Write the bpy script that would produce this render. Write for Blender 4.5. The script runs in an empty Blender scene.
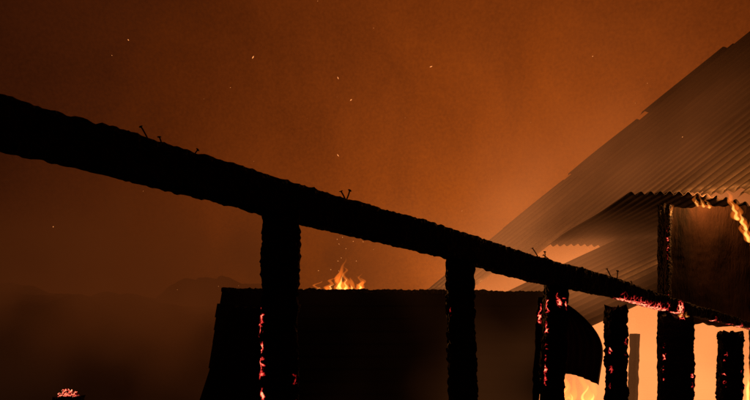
import bpy, math, random
from mathutils import Vector, noise, Matrix
random.seed(7)
sc = bpy.context.scene
sc.view_settings.view_transform='Standard'; sc.view_settings.look='None'; sc.view_settings.exposure=0
EYE=1.6

# ---------------------------------------------------------------- helpers
def link(o,parent=None):
    sc.collection.objects.link(o)
    if parent: o.parent=parent
    return o
def empty(name,loc=(0,0,0)):
    e=bpy.data.objects.new(name,None); e.empty_display_size=.2; return link(e)
def mesh_obj(name,verts,faces,mat,parent=None,smooth=False,ember=None,attr='ember'):
    m=bpy.data.meshes.new(name); m.from_pydata([tuple(v) for v in verts],[],faces); m.update()
    if ember is not None:
        a=m.attributes.new(attr,'FLOAT','POINT')
        a.data.foreach_set('value',ember)
    if smooth: m.polygons.foreach_set('use_smooth',[True]*len(m.polygons))
    m.materials.append(mat)
    return link(bpy.data.objects.new(name,m),parent)
class NT:
    def __init__(s,tree): s.t=tree; s.n=tree.nodes; s.l=tree.links; s.n.clear()
    def node(s,typ,**k):
        n=s.n.new(typ)
        for a,b in k.items(): setattr(n,a,b)
        return n
    def put(s,sock,v):
        if isinstance(v,bpy.types.NodeSocket): s.l.new(v,sock)
        else: sock.default_value=v
    def math(s,op,a,b=None,c=None,clamp=False):
        n=s.node('ShaderNodeMath',operation=op); n.use_clamp=clamp
        s.put(n.inputs[0],a)
        if b is not None: s.put(n.inputs[1],b)
        if c is not None: s.put(n.inputs[2],c)
        return n.outputs[0]
    def vmath(s,op,a,b=None):
        n=s.node('ShaderNodeVectorMath',operation=op); s.put(n.inputs[0],a)
        if b is not None: s.put(n.inputs['Scale'] if op=='SCALE' else n.inputs[1],b)
        return n.outputs['Value'] if op in('LENGTH','DOT_PRODUCT') else n.outputs[0]
    def noise(s,vec,scale,detail=3,rough=.5):
        n=s.node('ShaderNodeTexNoise'); s.put(n.inputs['Vector'],vec)
        n.inputs['Scale'].default_value=scale; n.inputs['Detail'].default_value=detail; n.inputs['Roughness'].default_value=rough
        return n.outputs['Fac']
    def ramp(s,f,stops):
        n=s.node('ShaderNodeValToRGB'); s.put(n.inputs[0],f); e=n.color_ramp.elements
        while len(e)<len(stops): e.new(.5)
        for i,(p,c) in enumerate(stops):
            e[i].position=p; e[i].color=(*c,1) if len(c)==3 else c
        return n.outputs[0]
    def obj(s): return s.node('ShaderNodeTexCoord').outputs['Object']
    def gauss(s,P,c,sg):
        d=s.vmath('DIVIDE',s.vmath('SUBTRACT',P,c),sg); l=s.vmath('DOT_PRODUCT',d,d)
        return s.math('EXPONENT',s.math('MULTIPLY',l,-1.0))
def new_mat(name):
    m=bpy.data.materials.new(name); m.use_nodes=True; return m,NT(m.node_tree)

def charcoal(name,tint=(.022,.015,.011),cell=26,bump=.9):
    m,t=new_mat(name); P=t.obj()
    vo=t.node('ShaderNodeTexVoronoi',feature='DISTANCE_TO_EDGE'); t.put(vo.inputs['Vector'],P); vo.inputs['Scale'].default_value=cell
    n=t.noise(P,14,4,.65); n2=t.noise(P,60,2,.6)
    crack=t.math('MULTIPLY',vo.outputs['Distance'],5.0,clamp=True)
    hgt=t.math('ADD',t.math('MULTIPLY',crack,.45),t.math('ADD',t.math('MULTIPLY',n,.9),t.math('MULTIPLY',n2,.35)))
    bp=t.node('ShaderNodeBump'); bp.inputs['Strength'].default_value=bump; bp.inputs['Distance'].default_value=.03; t.put(bp.inputs['Height'],hgt)
    col=t.ramp(n,[(.3,(.005,.004,.0035)),(.6,tint),(.8,tuple(c*2.2 for c in tint))])
    at=t.node('ShaderNodeAttribute',attribute_name='ember').outputs['Fac']
    glow=t.math('ADD',t.math('MULTIPLY',n2,.85),t.math('MULTIPLY',t.math('SUBTRACT',1.0,crack),.45))
    e=t.math('MULTIPLY',at,glow)
    e=t.math('MULTIPLY',t.math('SUBTRACT',e,.34),2.6,clamp=True)
    ecol=t.ramp(e,[(0,(0,0,0)),(.2,(.45,.008,.010)),(.6,(1,.06,.045)),(1,(1,.32,.16))])
    b=t.node('ShaderNodeBsdfPrincipled'); t.put(b.inputs['Base Color'],col); b.inputs['Roughness'].default_value=.8
    b.inputs['Specular IOR Level'].default_value=.3
    t.put(b.inputs['Normal'],bp.outputs[0]); t.put(b.inputs['Emission Color'],ecol)
    t.put(b.inputs['Emission Strength'],t.math('MULTIPLY',e,1.8))
    o=t.node('ShaderNodeOutputMaterial'); t.l.new(b.outputs[0],o.inputs[0])
    try: m.cycles.emission_sampling='NONE'
    except Exception: pass
    return m
M_char=charcoal('charred_timber')

def metal(name,lo,hi,metallic=.25,rough=.5,scale=.8,streak=None,bump=.25,flute=None,spec=.5):
    m,t=new_mat(name); P=t.obj()
    Q=P if streak is None else t.vmath('MULTIPLY',P,streak)
    n=t.noise(Q,scale,4,.6); n2=t.noise(Q,scale*9,3,.7)
    f=t.math('ADD',t.math('MULTIPLY',n,.7),t.math('MULTIPLY',n2,.3))
    col=t.ramp(f,[(.32,lo),(.52,hi),(.7,tuple(c*1.25 for c in hi))])
    if flute:   # flute shading put into the colour: valleys of the iron darkened
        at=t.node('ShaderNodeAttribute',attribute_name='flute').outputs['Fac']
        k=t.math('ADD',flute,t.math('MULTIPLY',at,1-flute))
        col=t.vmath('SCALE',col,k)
    bp=t.node('ShaderNodeBump'); bp.inputs['Strength'].default_value=bump; bp.inputs['Distance'].default_value=.02; t.put(bp.inputs['Height'],n2)
    b=t.node('ShaderNodeBsdfPrincipled'); t.put(b.inputs['Base Color'],col); b.inputs['Roughness'].default_value=rough; b.inputs['Metallic'].default_value=metallic
    b.inputs['Specular IOR Level'].default_value=spec
    t.put(b.inputs['Normal'],bp.outputs[0])
    o=t.node('ShaderNodeOutputMaterial'); t.l.new(b.outputs[0],o.inputs[0]); return m
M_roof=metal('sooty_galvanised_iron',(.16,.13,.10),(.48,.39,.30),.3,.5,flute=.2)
M_dark=metal('burnt_iron',(.012,.009,.008),(.045,.032,.025),.1,.8,1.5,flute=.4,spec=.3)
M_panel=metal('scorched_boards',(.004,.003,.002),(.022,.011,.006),0,.9,1.3,(3.5,3.5,.55),.8,spec=.12)
M_wall=metal('sooty_weatherboard',(.004,.003,.003),(.012,.009,.007),0,.9,1.2,spec=.1)
M_rubble=metal('ash_rubble',(.008,.006,.005),(.02,.015,.012),0,.95,1.5,spec=.2)
M_ground=metal('ash_ground',(.02,.015,.012),(.06,.045,.035),0,.95,.4,spec=.2)
M_nail=metal('burnt_nail_steel',(.02,.015,.012),(.06,.04,.03),.6,.6,30)

def emit(name,col,s):
    m,t=new_mat(name); e=t.node('ShaderNodeEmission'); e.inputs[0].default_value=(*col,1); e.inputs[1].default_value=s
    o=t.node('ShaderNodeOutputMaterial'); t.l.new(e.outputs[0],o.inputs[0])
    try: m.cycles.emission_sampling='NONE'
    except Exception: pass
    return m
def flame_vol(name,col,s):
    m,t=new_mat(name); e=t.node('ShaderNodeEmission'); e.inputs[0].default_value=(*col,1); e.inputs[1].default_value=s
    o=t.node('ShaderNodeOutputMaterial'); t.l.new(e.outputs[0],o.inputs['Volume'])
    try: m.cycles.homogeneous_volume=True
    except Exception: pass
    return m
M_fl_out=flame_vol('flame_outer_gas',(1,.18,.015),8)
M_fl_in=flame_vol('flame_inner_gas',(1,.45,.09),38)

# ---------------------------------------------------------------- timber builder
def timber(name,p0,p1,w0,h0,w1,h1,mat,parent,seed=0,rough=.012,seg=.02,embers=(),jag=0.0,side=None,wob=.015,notch=.6):
    p0=Vector(p0);p1=Vector(p1); ax=(p1-p0); L=ax.length; ax.normalize()
    if side is None:
        side=ax.cross(Vector((0,0,1)))
        if side.length<.3: side=Vector((.77,.64,0))
    side=Vector(side); side=(side-ax*side.dot(ax)).normalized(); up=side.cross(ax).normalized()
    n=max(6,int(L/seg)); per=[]
    K=7
    for a,b in(((-1,-1),(1,-1)),((1,-1),(1,1)),((1,1),(-1,1)),((-1,1),(-1,-1))):
        for i in range(K):
            f=i/K; x=a[0]+(b[0]-a[0])*f; y=a[1]+(b[1]-a[1])*f
            r=(abs(x)**8+abs(y)**8)**(1/8); per.append((x/r,y/r))
    R=len(per); V=[];E=[]
    for i in range(n+1):
        f=i/n; c=p0+ax*(L*f); w=(w0+(w1-w0)*f)/2; h=(h0+(h1-h0)*f)/2
        c=c+up*(noise.noise(Vector((f*L*.8,seed,3)))*wob)+side*(noise.noise(Vector((f*L*1.1,seed,9)))*wob)
        for (x,y) in per:
            q=c+side*(x*w)+up*(y*h)
            s=Vector((seed*3.1,0,0))
            d=noise.noise(q*5+s)*rough*1.0+noise.noise(q*26+s)*rough+noise.noise(q*75+s)*rough*.8
            d-=rough*notch*max(0,abs(noise.noise(Vector((f*L*26,x*1.5+seed,y*1.5))))*2-.3)
            q=q+(side*x+up*y)*d
            if jag and L*(1-f)<.12:
                k=1-L*(1-f)/.12
                q=q+ax*(jag*k*noise.noise(Vector((x*2.2+seed,y*2.2,1))))
            V.append(q)
            e=0
            for (ec,er,es) in embers:
                dv=q-Vector(ec)
                if isinstance(er,tuple): dd=math.sqrt((dv.x/er[0])**2+(dv.y/er[0])**2+(dv.z/er[1])**2)
                else: dd=dv.length/er
                if dd<3: e=max(e,es*math.exp(-dd*dd))
            E.append(e)
    F=[]
    for i in range(n):
        for j in range(R):
            a=i*R+j;b=i*R+(j+1)%R; F.append((a,b,b+R,a+R))
    for base,rev in((0,True),(n*R,False)):
        ce=sum((V[base+j] for j in range(R)),Vector())/R; V.append(ce); E.append(E[base]); ci=len(V)-1
        for j in range(R):
            a=base+j;b=base+(j+1)%R
            F.append((b,a,ci) if rev else (a,b,ci))
    return mesh_obj(name,V,F,mat,parent,smooth=False,ember=E)

# ================================================================ charred wall frame
frame=empty('charred_timber_wall_frame')
B0=Vector((-1.375,2.2,2.467)); BD=Vector((5.75,4.8,-.47))
def bp(t,dz=0): 
    v=B0+BD*t; v.z+=dz; return v
rb=random.Random(5); embB=[]
for k in range(34):
    tt=.60+.42*k/34+rb.uniform(-.006,.006); embB.append((bp(tt,-.058+.035*(tt-.5)*2+rb.uniform(-.02,.015)),rb.uniform(.03,.07),rb.uniform(.7,1.25)))
for k in range(14): embB.append((bp(.595+.0085*k,-.055+rb.uniform(-.012,.012)),.055,rb.uniform(1.0,1.4)))
embB.append((bp(.742,-.03),.09,1.5)); embB.append((bp(.485,-.09),.035,.9))
timber('top_plate_near',bp(-.14),bp(.50),.10,.19,.10,.178,M_char,frame,1,.0055,.014,wob=.02)
timber('top_plate_far',bp(.495),bp(1.12),.10,.174,.08,.05,M_char,frame,2,.0065,.016,embers=embB)
def stud(name,x,y,ztop,w,seed,embers=(),lean=(0,0),dep=.11,r=.008):
    timber(name,(x-lean[0],y-lean[1],0),(x,y,ztop),w,dep,w,dep,M_char,frame,seed,r,.016,embers=embers,jag=.08,side=(1,.15,0))
def edge(x,y,z0,z1,n,s):
    r=random.Random(s); return [((x+r.uniform(-.012,.012),y,z0+(z1-z0)*(k+.5)/n),(r.uniform(.014,.03),r.uniform(.03,.06)),r.uniform(.75,1.3)) for k in range(n)]
stud('stud_1',-.47,2.98,2.33,.185,11,edge(-.555,2.93,1.74,1.86,3,1)+edge(-.56,2.93,1.50,1.68,4,2)+edge(-.385,2.93,1.36,1.52,3,3)+edge(-.54,2.93,1.35,1.45,2,4),(.02,0),r=.011)
stud('stud_2',.55,3.84,2.27,.175,12,[((.475,3.78,1.9),(.012,.06),.7)],(-.02,0),r=.010)
stud('stud_3',1.36,4.52,2.19,.17,13,edge(1.275,4.47,1.95,2.07,3,6)+edge(1.42,4.47,1.95,2.08,3,7)+edge(1.29,4.47,1.80,1.93,3,8)+edge(1.37,4.46,2.0,2.09,2,9)+edge(1.27,4.47,1.4,1.75,4,29),(.06,0))
stud('stud_4',2.035,5.05,2.03,.165,14,edge(1.96,5.0,1.3,1.9,4,10)+edge(2.10,5.0,1.6,1.8,2,28),(.03,0),r=.011)
stud('stud_5',2.89,5.76,2.015,.31,15,[((2.9,5.70,2.02),(.06,.03),1.5)]+edge(2.75,5.71,1.35,1.9,5,26)+edge(3.03,5.71,1.3,1.6,3,27),dep=.12,r=.012)
stud('stud_6',3.936,6.63,1.90,.265,16,edge(3.83,6.57,1.1,1.7,8,12)+edge(4.04,6.57,1.2,1.6,5,25),(.03,0),dep=.12,r=.012)
stud('stud_7',4.9,7.42,1.95,.26,17,dep=.12)
timber('loose_batten',(1.16,4.62,0),(1.28,4.60,2.08),.05,.05,.04,.04,M_char,frame,31,.006,.03,embers=edge(1.26,4.58,1.9,2.02,3,13))

def nail(parts,base,d,L=.075,r=.0034):
    d=Vector(d).normalized(); a=d.orthogonal().normalized(); b=d.cross(a)
    V,F=parts; base=Vector(base); prof=[(-.03,r),(L*.25,r),(L*.5,r),(L*.75,r),(L-.004,r),(L-.003,r*2.6),(L,r*2.6)]
    s=len(V)
    for k,(z,rr) in enumerate(prof):
        bend=b*(.012*(max(0,z)/L)**2)
        for j in range(8):
            th=j*math.pi/4; V.append(base+d*z+bend+a*(rr*math.cos(th))+b*(rr*math.sin(th)))
    for k in range(len(prof)-1):
        for j in range(8):
            F.append((s+k*8+j,s+k*8+(j+1)%8,s+(k+1)*8+(j+1)%8,s+(k+1)*8+j))
    F.append(tuple(s+(len(prof)-1)*8+j for j in range(8)))
np_=([],[])
nail(np_,bp(.073,.085),(-.42,-.1,1),.085); nail(np_,bp(.080,.085),(-.15,-.1,1),.05)
nail(np_,bp(.098,.085),(.7,.3,1),.045)
nail(np_,bp(.212,.085),(-.35,-.1,1),.06,.004); nail(np_,bp(.212,.085),(.45,.2,1),.07,.004)
nail(np_,bp(.445,.075),(-.5,-.1,1),.09,.004); nail(np_,bp(.455,.075),(.2,.2,1),.07,.004); nail(np_,bp(.468,.075),(-.8,0,.8),.09,.004)
nail(np_,bp(.583,.07),(-.4,-.1,1),.11,.005); nail(np_,bp(.592,.07),(.3,.2,1),.10,.005)
nail(np_,bp(.63,.06),(-.2,-.1,1),.06,.005)
mesh_obj('nails',np_[0],np_[1],M_nail,frame)

# ================================================================ corrugated sheets
def sheet(name,o,u,v,pitch,amp,mat,parent,seed=0,nu=40,curve=None,ragged=0.0,sag=0.03,thick=.004):
    """o corner, u = along flutes, v = across flutes"""
    o=Vector(o);u=Vector(u);v=Vector(v); N=u.cross(v).normalized()
    W=v.length; waves=max(2,round(W/pitch)); nv=waves*8
    V=[];F=[];FL=[]
    for j in range(nv+1):
        b=j/nv
        s0=ragged*noise.noise(Vector((b*W*1.6,seed,0)))
        s1=1+ragged*noise.noise(Vector((b*W*1.9,seed,5)))
        c=math.cos(b*waves*2*math.pi)
        for i in range(nu+1):
            a=s0+(s1-s0)*i/nu
            q=o+u*a+v*b+N*(amp*c)
            q+=N*(sag*noise.noise(Vector((a*u.length*.7,b*W*.7,seed))))
            if curve: q=curve(q,a,b)
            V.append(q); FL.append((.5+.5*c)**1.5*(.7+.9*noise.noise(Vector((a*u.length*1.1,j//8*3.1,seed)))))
    for j in range(nv):
        for i in range(nu):
            a=j*(nu+1)+i; F.append((a,a+1,a+nu+2,a+nu+1))
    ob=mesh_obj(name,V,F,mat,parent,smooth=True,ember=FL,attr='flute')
    md=ob.modifiers.new('thickness','SOLIDIFY'); md.thickness=thick
    return ob

house=empty('burning_iron_roofed_house')
A=Vector((1.0,12.0,2.96)); U=Vector((5.75,-2.0,4.51)); W=Vector((1.17,-2.0,-.19))
Nn=U.cross(W).normalized()
starts=[.0,.03,.09,.17,.27,.28,.265,.25,.25]
ends=[1.02,1.08,1.15,1.2,1.2,1.3,1.3,1.3,1.3]
wk=.27
for k in range(9):
    s0,s1=starts[k],ends[k]
    o=A+W*(k*wk)+U*s0+Nn*(.014*(k%2))
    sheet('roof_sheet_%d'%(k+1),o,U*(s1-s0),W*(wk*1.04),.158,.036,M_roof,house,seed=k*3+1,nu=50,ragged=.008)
for k,(a0,a1,off) in enumerate([(.26,.44,.06),(.47,.66,.10),(.69,.90,.15)]):
    sheet('torn_ridge_sheet_%d'%(k+1),A-W*off+U*a0+Nn*.03,U*(a1-a0),W*.22,.155,.03,M_dark,house,seed=40+k,nu=16,ragged=.05)
def droop(q,a,b):
    q=q.copy(); q.z-= .16*max(0,b-.45)**1.5*2.2 + .10*max(0,.3-b); return q
sheet('awning_sheet',(2.93,7.0,3.57),(-.1,2.9,-.05),(1.62,.1,-.02),.115,.022,M_dark,house,seed=77,nu=30,curve=droop,ragged=.01)
sheet('lean_to_roof',(1.55,9.9,2.45),(2.9,-.6,1.35),(.9,-1.9,-.55),.16,.034,M_roof,house,seed=90,nu=40,ragged=.01)
def board(name,x0,x1,y,z0,z1,th,mat,parent,seed):
    n,mz=int((x1-x0)/.02),int((z1-z0)/.02); V=[];F=[]
    for side in(0,1):
        for j in range(mz+1):
            for i in range(n+1):
                a=i/n;b=j/mz
                xl=x0+.05*noise.noise(Vector((b*4,seed,0)))+.025*noise.noise(Vector((b*17,seed,0)))
                xr=x1+.05*noise.noise(Vector((b*4,seed,6)))+.02*noise.noise(Vector((b*19,seed,7)))
                zt=z1+.07*noise.noise(Vector((a*4,seed,2)))+.03*noise.noise(Vector((a*15,seed,2)))
                zb=z0+.10*noise.noise(Vector((a*2.5,seed,3)))+.05*noise.noise(Vector((a*13,seed,3)))
                q=Vector((xl+(xr-xl)*a, y+(th if side else 0)+.05*noise.noise(Vector((a*2.5,b*2.5,seed)))+.018*noise.noise(Vector((a*9,b*5,seed))), zb+(zt-zb)*b))
                V.append(q)
    S=(n+1)*(mz+1)
    for j in range(mz):
        for i in range(n):
            a=j*(n+1)+i; F.append((a,a+1,a+n+2,a+n+1)); F.append((S+a+n+1,S+a+n+2,S+a+1,S+a))
    for j in range(mz):
        for i in(0,n):
            a=j*(n+1)+i; F.append((a,a+n+1,S+a+n+1,S+a))
    for i in range(n):
        for j in(0,mz):
            a=j*(n+1)+i; F.append((a,S+a,S+a+1,a+1))
    return mesh_obj(name,V,F,mat,parent)
board('scorched_wall_panel',3.47,4.75,7.12,2.02,3.42,.06,M_panel,house,5)
timber('panel_stile',(3.46,7.06,2.0),(3.46,7.06,3.42),.08,.05,.07,.05,M_char,house,56,.010,.02,embers=edge(3.42,7.03,2.75,3.3,5,33)+edge(3.42,7.03,2.2,2.5,3,34))
timber('verandah_post',(3.50,7.31,0),(3.50,7.31,3.5),.09,.09,.09,.09,M_char,house,50,.008,.03)
timber('verandah_post_far',(4.62,7.31,0),(4.62,7.31,3.4),.09,.09,.09,.09,M_char,house,51,.008,.03)
timber('rafter',(1.2,11.6,2.70),(6.6,9.7,7.0),.08,.12,.08,.12,M_char,house,52,.01,.05)
timber('roof_stay',(2.2,10.4,0),(2.2,10.4,2.5),.1,.1,.1,.1,M_char,house,53,.01,.05)
timber('corner_post',(6.4,9.6,0),(6.4,9.6,6.9),.12,.12,.12,.12,M_char,house,54,.01,.08)
timber('floor_stump',(3.40,8.0,0),(3.46,8.0,1.95),.12,.12,.10,.10,M_char,house,55,.01,.05)

def curl(q,a,b):
    q=q.copy(); q.x-= b*(1.05*max(0,a-.42)**2+.10*max(0,.35-a)); q.y+=.12*math.sin(b*3); q.z-=.10*b*b; return q
M_hang=metal('scorched_hanging_iron',(.04,.028,.02),(.16,.11,.08),.2,.6,1.5,flute=.25,spec=.4)
sheet('hanging_corrugated_sheet',(1.74,5.9,1.44),(0,0,.80),(.56,.12,0),.07,.016,M_hang,None,seed=12,nu=40,curve=curl,ragged=.10,sag=.06)

# ================================================================ burnt shed
shed=empty('burnt_weatherboard_shed')
V=[];F=[];rows=15; bh=2.52/rows; nx=90
for r in range(rows):
    s=len(V)
    for i in range(nx+1):
        a=i/nx
        top=.035*noise.noise(Vector((a*12,0,4)))+.02*noise.noise(Vector((a*40,0,4))) if r==rows-1 else 0
        for (zz,yy) in((-.02,-.03),(bh*.99+top,-.006),(bh*.99+top,.014),(-.02,-.010)):
            z=r*bh+zz
            x=(-2.42+.35*(z/2.5))*(1-a)+(2.03+.36*(z/2.5))*a
            x+=(.05*noise.noise(Vector((r*.9,a*2,8))) if a in(0,1) else 0)
            V.append(Vector((x,8.0+.1*a+yy+.012*noise.noise(Vector((a*7,r*.15,0))),z+.006*noise.noise(Vector((a*5,r*.2,1))))))
    for i in range(nx):
        b=s+i*4
        for k in range(4): F.append((b+k,b+(k+1)%4,b+4+(k+1)%4,b+4+k))
    F.append((s,s+1,s+2,s+3)); e=s+nx*4; F.append((e+3,e+2,e+1,e))
mesh_obj('weatherboards',V,F,M_wall,shed)
for i,x in enumerate((-1.9,-.6,.7,2.0)):
    timber('wall_stud_%d'%i,(x,8.18,0),(x,8.18,2.45),.09,.09,.09,.09,M_char,shed,60+i,.01,.06)
timber('wall_cap',(-2.05,8.06,2.54),(2.35,8.16,2.50),.14,.05,.14,.05,M_char,shed,66,.016,.025)
sheet('fallen_iron_sheet',(-1.93,5.2,0),(.62,.25,2.1),(.62,.15,0.02),.076,.012,M_dark,None,seed=21,nu=30,ragged=.02)

# ================================================================ ground, rubble
V=[];F=[];n=80
for j in range(n+1):
    for i in range(n+1):
        a=(i/n*2-1);b=(j/n*2-1); x=math.copysign(abs(a)**2.5,a)*400; y=math.copysign(abs(b)**2.5,b)*400+8
        V.append(Vector((x,y,.08*noise.noise(Vector((x*.5,y*.5,0))) -.03)))
for j in range(n):
    for i in range(n):
        a=j*(n+1)+i;F.append((a,a+1,a+n+2,a+n+1))
mesh_obj('ground',V,F,M_ground,None,True)
def mound(name,cx,cy,rx,ry,h,seed,n=110):
    V=[];F=[]
    for j in range(n+1):
        for i in range(n+1):
            a=i/n*2-1;b=j/n*2-1; r=math.sqrt(a*a+b*b); x=cx+a*rx;y=cy+b*ry
            z=h*max(0,1-r**2.2)**.9
            k=.10*noise.noise(Vector((x*.5,y*.5,seed)))+.04*noise.noise(Vector((x*2.2,y*2.2,seed)))+.015*noise.noise(Vector((x*8,y*8,seed)))
            V.append(Vector((x,y,z*(1+k)-.06)))
    for j in range(n):
        for i in range(n):
            a=j*(n+1)+i;F.append((a,a+1,a+n+2,a+n+1))
    return mesh_obj(name,V,F,M_rubble,None,True)
mound('rubble_heap',-8.5,14,11,3.0,3.3,3)
mound('rubble_heap',-3.9,15.5,4.2,1.6,3.8,8)
heap=empty('ember_heap')
V=[];F=[];E=[]
for k in range(70):
    c=Vector((-3.07+random.gauss(0,.035),6+random.gauss(0,.04),1.235+abs(random.gauss(0,.025))))
    s=len(V); r=random.uniform(.010,.022)
    for d in((1,0,0),(-1,0,0),(0,1,0),(0,-1,0),(0,0,1),(0,0,-1)):
        V.append(c+Vector(d)*r*random.uniform(.7,1.3)); E.append(random.uniform(.5,1.15))
    for f in((0,2,4),(2,1,4),(1,3,4),(3,0,4),(2,0,5),(1,2,5),(3,1,5),(0,3,5)): F.append(tuple(s+q for q in f))
mesh_obj('embers',V,F,M_char,heap,ember=E)
timber('stump',(-3.07,6,0),(-3.07,6,1.23),.3,.3,.26,.26,M_char,heap,70,.02,.03,jag=.05)

# ================================================================ flames
def tongue(x,y,z,w,h,seed,lean=0):
    V=[];F=[];n=26;R=12
    for i in range(n+1):
        f=i/n; prof=min(1,(f/.12))**.5*(1-f)**.8*(1+.25*math.sin(f*9+seed)) if 0<f<1 else 0.0
        cx=x+lean*f*h+ .35*w*noise.noise(Vector((f*3.6,seed,0)))*(.2+f)*3; cy=y+.2*w*noise.noise(Vector((f*3,seed,7)))
        for j in range(R):
            th=j/R*2*math.pi; rr=w/2*prof*(1+.4*noise.noise(Vector((math.cos(th),math.sin(th),f*5+seed))))
            V.append(Vector((cx+rr*math.cos(th),cy+rr*math.sin(th)*.8,z+h*f)))
    for i in range(n):
        for j in range(R):
            a=i*R+j;b=i*R+(j+1)%R;F.append((a,b,b+R,a+R))
    return V,F
def fire(name,specs):
    e=empty(name)
    for mat,sc_,nm in((M_fl_out,1.0,'flame_sheath'),(M_fl_in,.5,'flame_core')):
        AV=[];AF=[]
        for (x,y,z,w,h,s,l) in specs:
            V,F=tongue(x,y,z,w*sc_,h*(1 if sc_==1 else .62),s,l)
            o=len(AV); AV+=V; AF+=[tuple(q+o for q in f) for f in F]
        mesh_obj(nm,AV,AF,mat,e,True)
rnd=random.Random(3); S=[]
for k in range(7):
    x=-.66+.075*k+rnd.uniform(-.02,.02); S.append((x,9+.15*((k*2)%3-1),2.54,rnd.uniform(.14,.19),rnd.uniform(.26,.36)+ .26*math.exp(-((x+.50)/.09)**2),k*1.7,rnd.uniform(-.1,.25)))
for k in range(5):
    x=-.90+.16*k; S.append((x,9.4,2.58,rnd.uniform(.12,.16),rnd.uniform(.18,.28),50+k*1.7,rnd.uniform(-.2,.2)))
fire('flame',S)
fire('flame',[(3.80+.07*k,7.06,3.40-.01*k,.06,.20-.03*k,80+k,-.35) for k in range(3)])
fire('flame',[(4.22+.07*k,6.98-.05*(k%2),3.22-.13*k,.12,.38,90+k,-.35) for k in range(4)])
fire('flame',[(3.45,7.0,3.28,.05,.16,97,.1)])
fire('flame',[(2.87,5.64,2.0,.05,.09,100,.1),(2.93,5.64,2.0,.04,.06,101,-.1)])
fire('flame',[(2.70+.15*k,8.7+.1*(k%2),.6,.26,1.05-.2*(k%2),110+k,.1) for k in range(4)])
fire('flame',[(4.17+.06*k,6.9+.04*(k%2),1.05,.13,.62-.16*(k%2),120+k,.0) for k in range(3)])

# sparks
V=[];F=[]
rs=random.Random(11)
sp=[(-1.83,9,6.14,.06),(-.555,9,5.83,.05),(-.36,9,5.5,.04),(.84,9,6.0,.05),(-.555,9,4.67,.05),(-3.7,9,6.4,.03),(-.2,9,3.75,.04)]
for k in range(34):
    sp.append((rs.uniform(-5,6),rs.uniform(7.5,12),rs.uniform(2.8,7.5),rs.choice((.008,.012,.018))))
for k in range(16): sp.append((rs.gauss(-.5,.3),rs.uniform(8.7,9.3),rs.uniform(2.9,3.7),.018))
for (x,y,z,L) in sp:
    d=Vector((rs.uniform(-.9,.9),rs.uniform(-.3,.3),rs.uniform(-.5,.8))).normalized(); c=Vector((x,y,z)); w=min(.008,L*.25)
    a=d.orthogonal().normalized(); b=d.cross(a); s=len(V)
    V+= [c-d*L/2]+[c+a*w,c+b*w,c-a*w,c-b*w]+[c+d*L/2]
    F+= [(s,s+2,s+1),(s,s+3,s+2),(s,s+4,s+3),(s,s+1,s+4),(s+5,s+1,s+2),(s+5,s+2,s+3),(s+5,s+3,s+4),(s+5,s+4,s+1)]
mesh_obj('flying_sparks',V,F,emit('spark_glow',(1,.33,.09),1.3))

# ================================================================ smoke, fire light put in as its own emission (one volume, several banks)
m,t=new_mat('self_glowing_smoke'); P=t.obj()
nz=t.noise(P,.7,1,.5); nz=t.math('MAXIMUM',t.math('MULTIPLY',t.math('SUBTRACT',nz,.30),2.5),.12)
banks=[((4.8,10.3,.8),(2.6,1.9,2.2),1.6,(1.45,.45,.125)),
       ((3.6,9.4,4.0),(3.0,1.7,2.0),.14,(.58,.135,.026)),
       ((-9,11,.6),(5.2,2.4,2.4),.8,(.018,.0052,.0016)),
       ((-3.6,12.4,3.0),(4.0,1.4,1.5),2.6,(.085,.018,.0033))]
f=None; ec=None
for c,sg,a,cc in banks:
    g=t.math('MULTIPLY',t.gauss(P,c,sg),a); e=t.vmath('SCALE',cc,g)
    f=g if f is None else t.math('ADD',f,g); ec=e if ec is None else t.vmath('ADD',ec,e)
f=t.math('MULTIPLY',f,nz)
ab=t.node('ShaderNodeVolumeAbsorption'); ab.inputs[0].default_value=(0,0,0,1); t.put(ab.inputs[1],f)
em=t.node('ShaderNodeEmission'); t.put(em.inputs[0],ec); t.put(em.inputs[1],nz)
ad=t.node('ShaderNodeAddShader'); t.l.new(ab.outputs[0],ad.inputs[0]); t.l.new(em.outputs[0],ad.inputs[1])
o=t.node('ShaderNodeOutputMaterial'); t.l.new(ad.outputs[0],o.inputs['Volume'])
try: m.cycles.volume_step_rate=3.0
except Exception: pass
x0,x1,y0,y1,z0,z1=-15,10.5,7.5,14.4,-.5,8
V=[(x,y,z) for x in(x0,x1) for y in(y0,y1) for z in(z0,z1)]
F=[(0,1,3,2),(4,6,7,5),(0,4,5,1),(2,3,7,6),(0,2,6,4),(1,5,7,3)]
mesh_obj('smoke',V,F,m)

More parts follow.
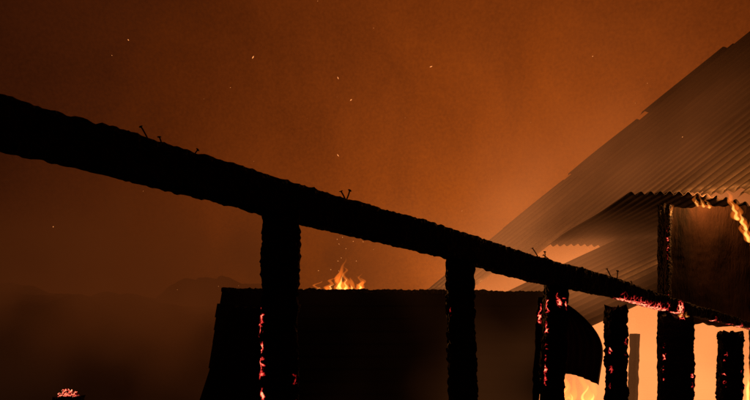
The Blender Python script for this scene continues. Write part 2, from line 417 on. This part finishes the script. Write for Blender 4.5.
# ================================================================ world
w=bpy.data.worlds.new('World'); sc.world=w; w.use_nodes=True; t=NT(w.node_tree)
sky=t.node('ShaderNodeTexSky',sky_type='NISHITA'); sky.sun_disc=False; sky.sun_elevation=math.radians(-8); sky.sun_rotation=math.radians(40)
bg1=t.node('ShaderNodeBackground'); t.l.new(sky.outputs[0],bg1.inputs[0]); bg1.inputs[1].default_value=.003
D=t.node('ShaderNodeTexCoord').outputs['Generated']
n1=t.noise(D,2.6,4,.55)
nn=t.node('ShaderNodeTexNoise'); t.put(nn.inputs['Vector'],t.vmath('MULTIPLY',D,(1.4,1.4,1.0))); nn.inputs['Scale'].default_value=5; nn.inputs['Detail'].default_value=7; nn.inputs['Roughness'].default_value=.62; nn.inputs['Distortion'].default_value=.9
n2=nn.outputs['Fac']
n3=t.noise(D,240,1,.6)   # fine grain over the sky
g=t.gauss(D,tuple(Vector((.21,.95,.20)).normalized()),(.46,.8,.44))
gb=t.gauss(D,tuple(Vector((.05,.97,.09)).normalized()),(.24,.3,.15))
s=t.math('ADD',t.math('MULTIPLY',g,.255),.016)
s=t.math('ADD',s,t.math('MULTIPLY',gb,.27))
mod=t.math('ADD',.02,t.math('ADD',t.math('MULTIPLY',n1,.75),t.math('MULTIPLY',n2,.76)))
mod=t.math('ADD',mod,t.math('MULTIPLY',n3,.46))
s=t.math('MULTIPLY',s,mod)
col=t.ramp(s,[(0,(1,.20,.055)),(.08,(1,.170,.021)),(.35,(1,.175,.010))])
bg2=t.node('ShaderNodeBackground'); t.put(bg2.inputs[0],col); t.put(bg2.inputs[1],s)
ad=t.node('ShaderNodeAddShader'); t.l.new(bg1.outputs[0],ad.inputs[0]); t.l.new(bg2.outputs[0],ad.inputs[1])
o=t.node('ShaderNodeOutputWorld'); t.l.new(ad.outputs[0],o.inputs[0])

# ================================================================ fire light
def lamp(name,loc,p,col=(1,.34,.08),r=.04):
    l=bpy.data.lights.new(name,'POINT'); l.energy=p; l.color=col; l.shadow_soft_size=r
    ob=bpy.data.objects.new(name,l); ob.location=loc; link(ob)
lamp('fire_light',(-.45,9.0,2.75),240)
lamp('fire_light',(3.86,6.90,3.62),75)
lamp('fire_light',(4.2,6.85,1.25),20)

cam=bpy.data.cameras.new('camera'); cam.sensor_width=36; cam.lens=28.8; cam.shift_y=160/750; cam.clip_end=2000; cam.clip_start=.05
co=bpy.data.objects.new('camera',cam); co.location=(0,0,EYE); co.rotation_euler=(math.radians(90),0,0); link(co); sc.camera=co
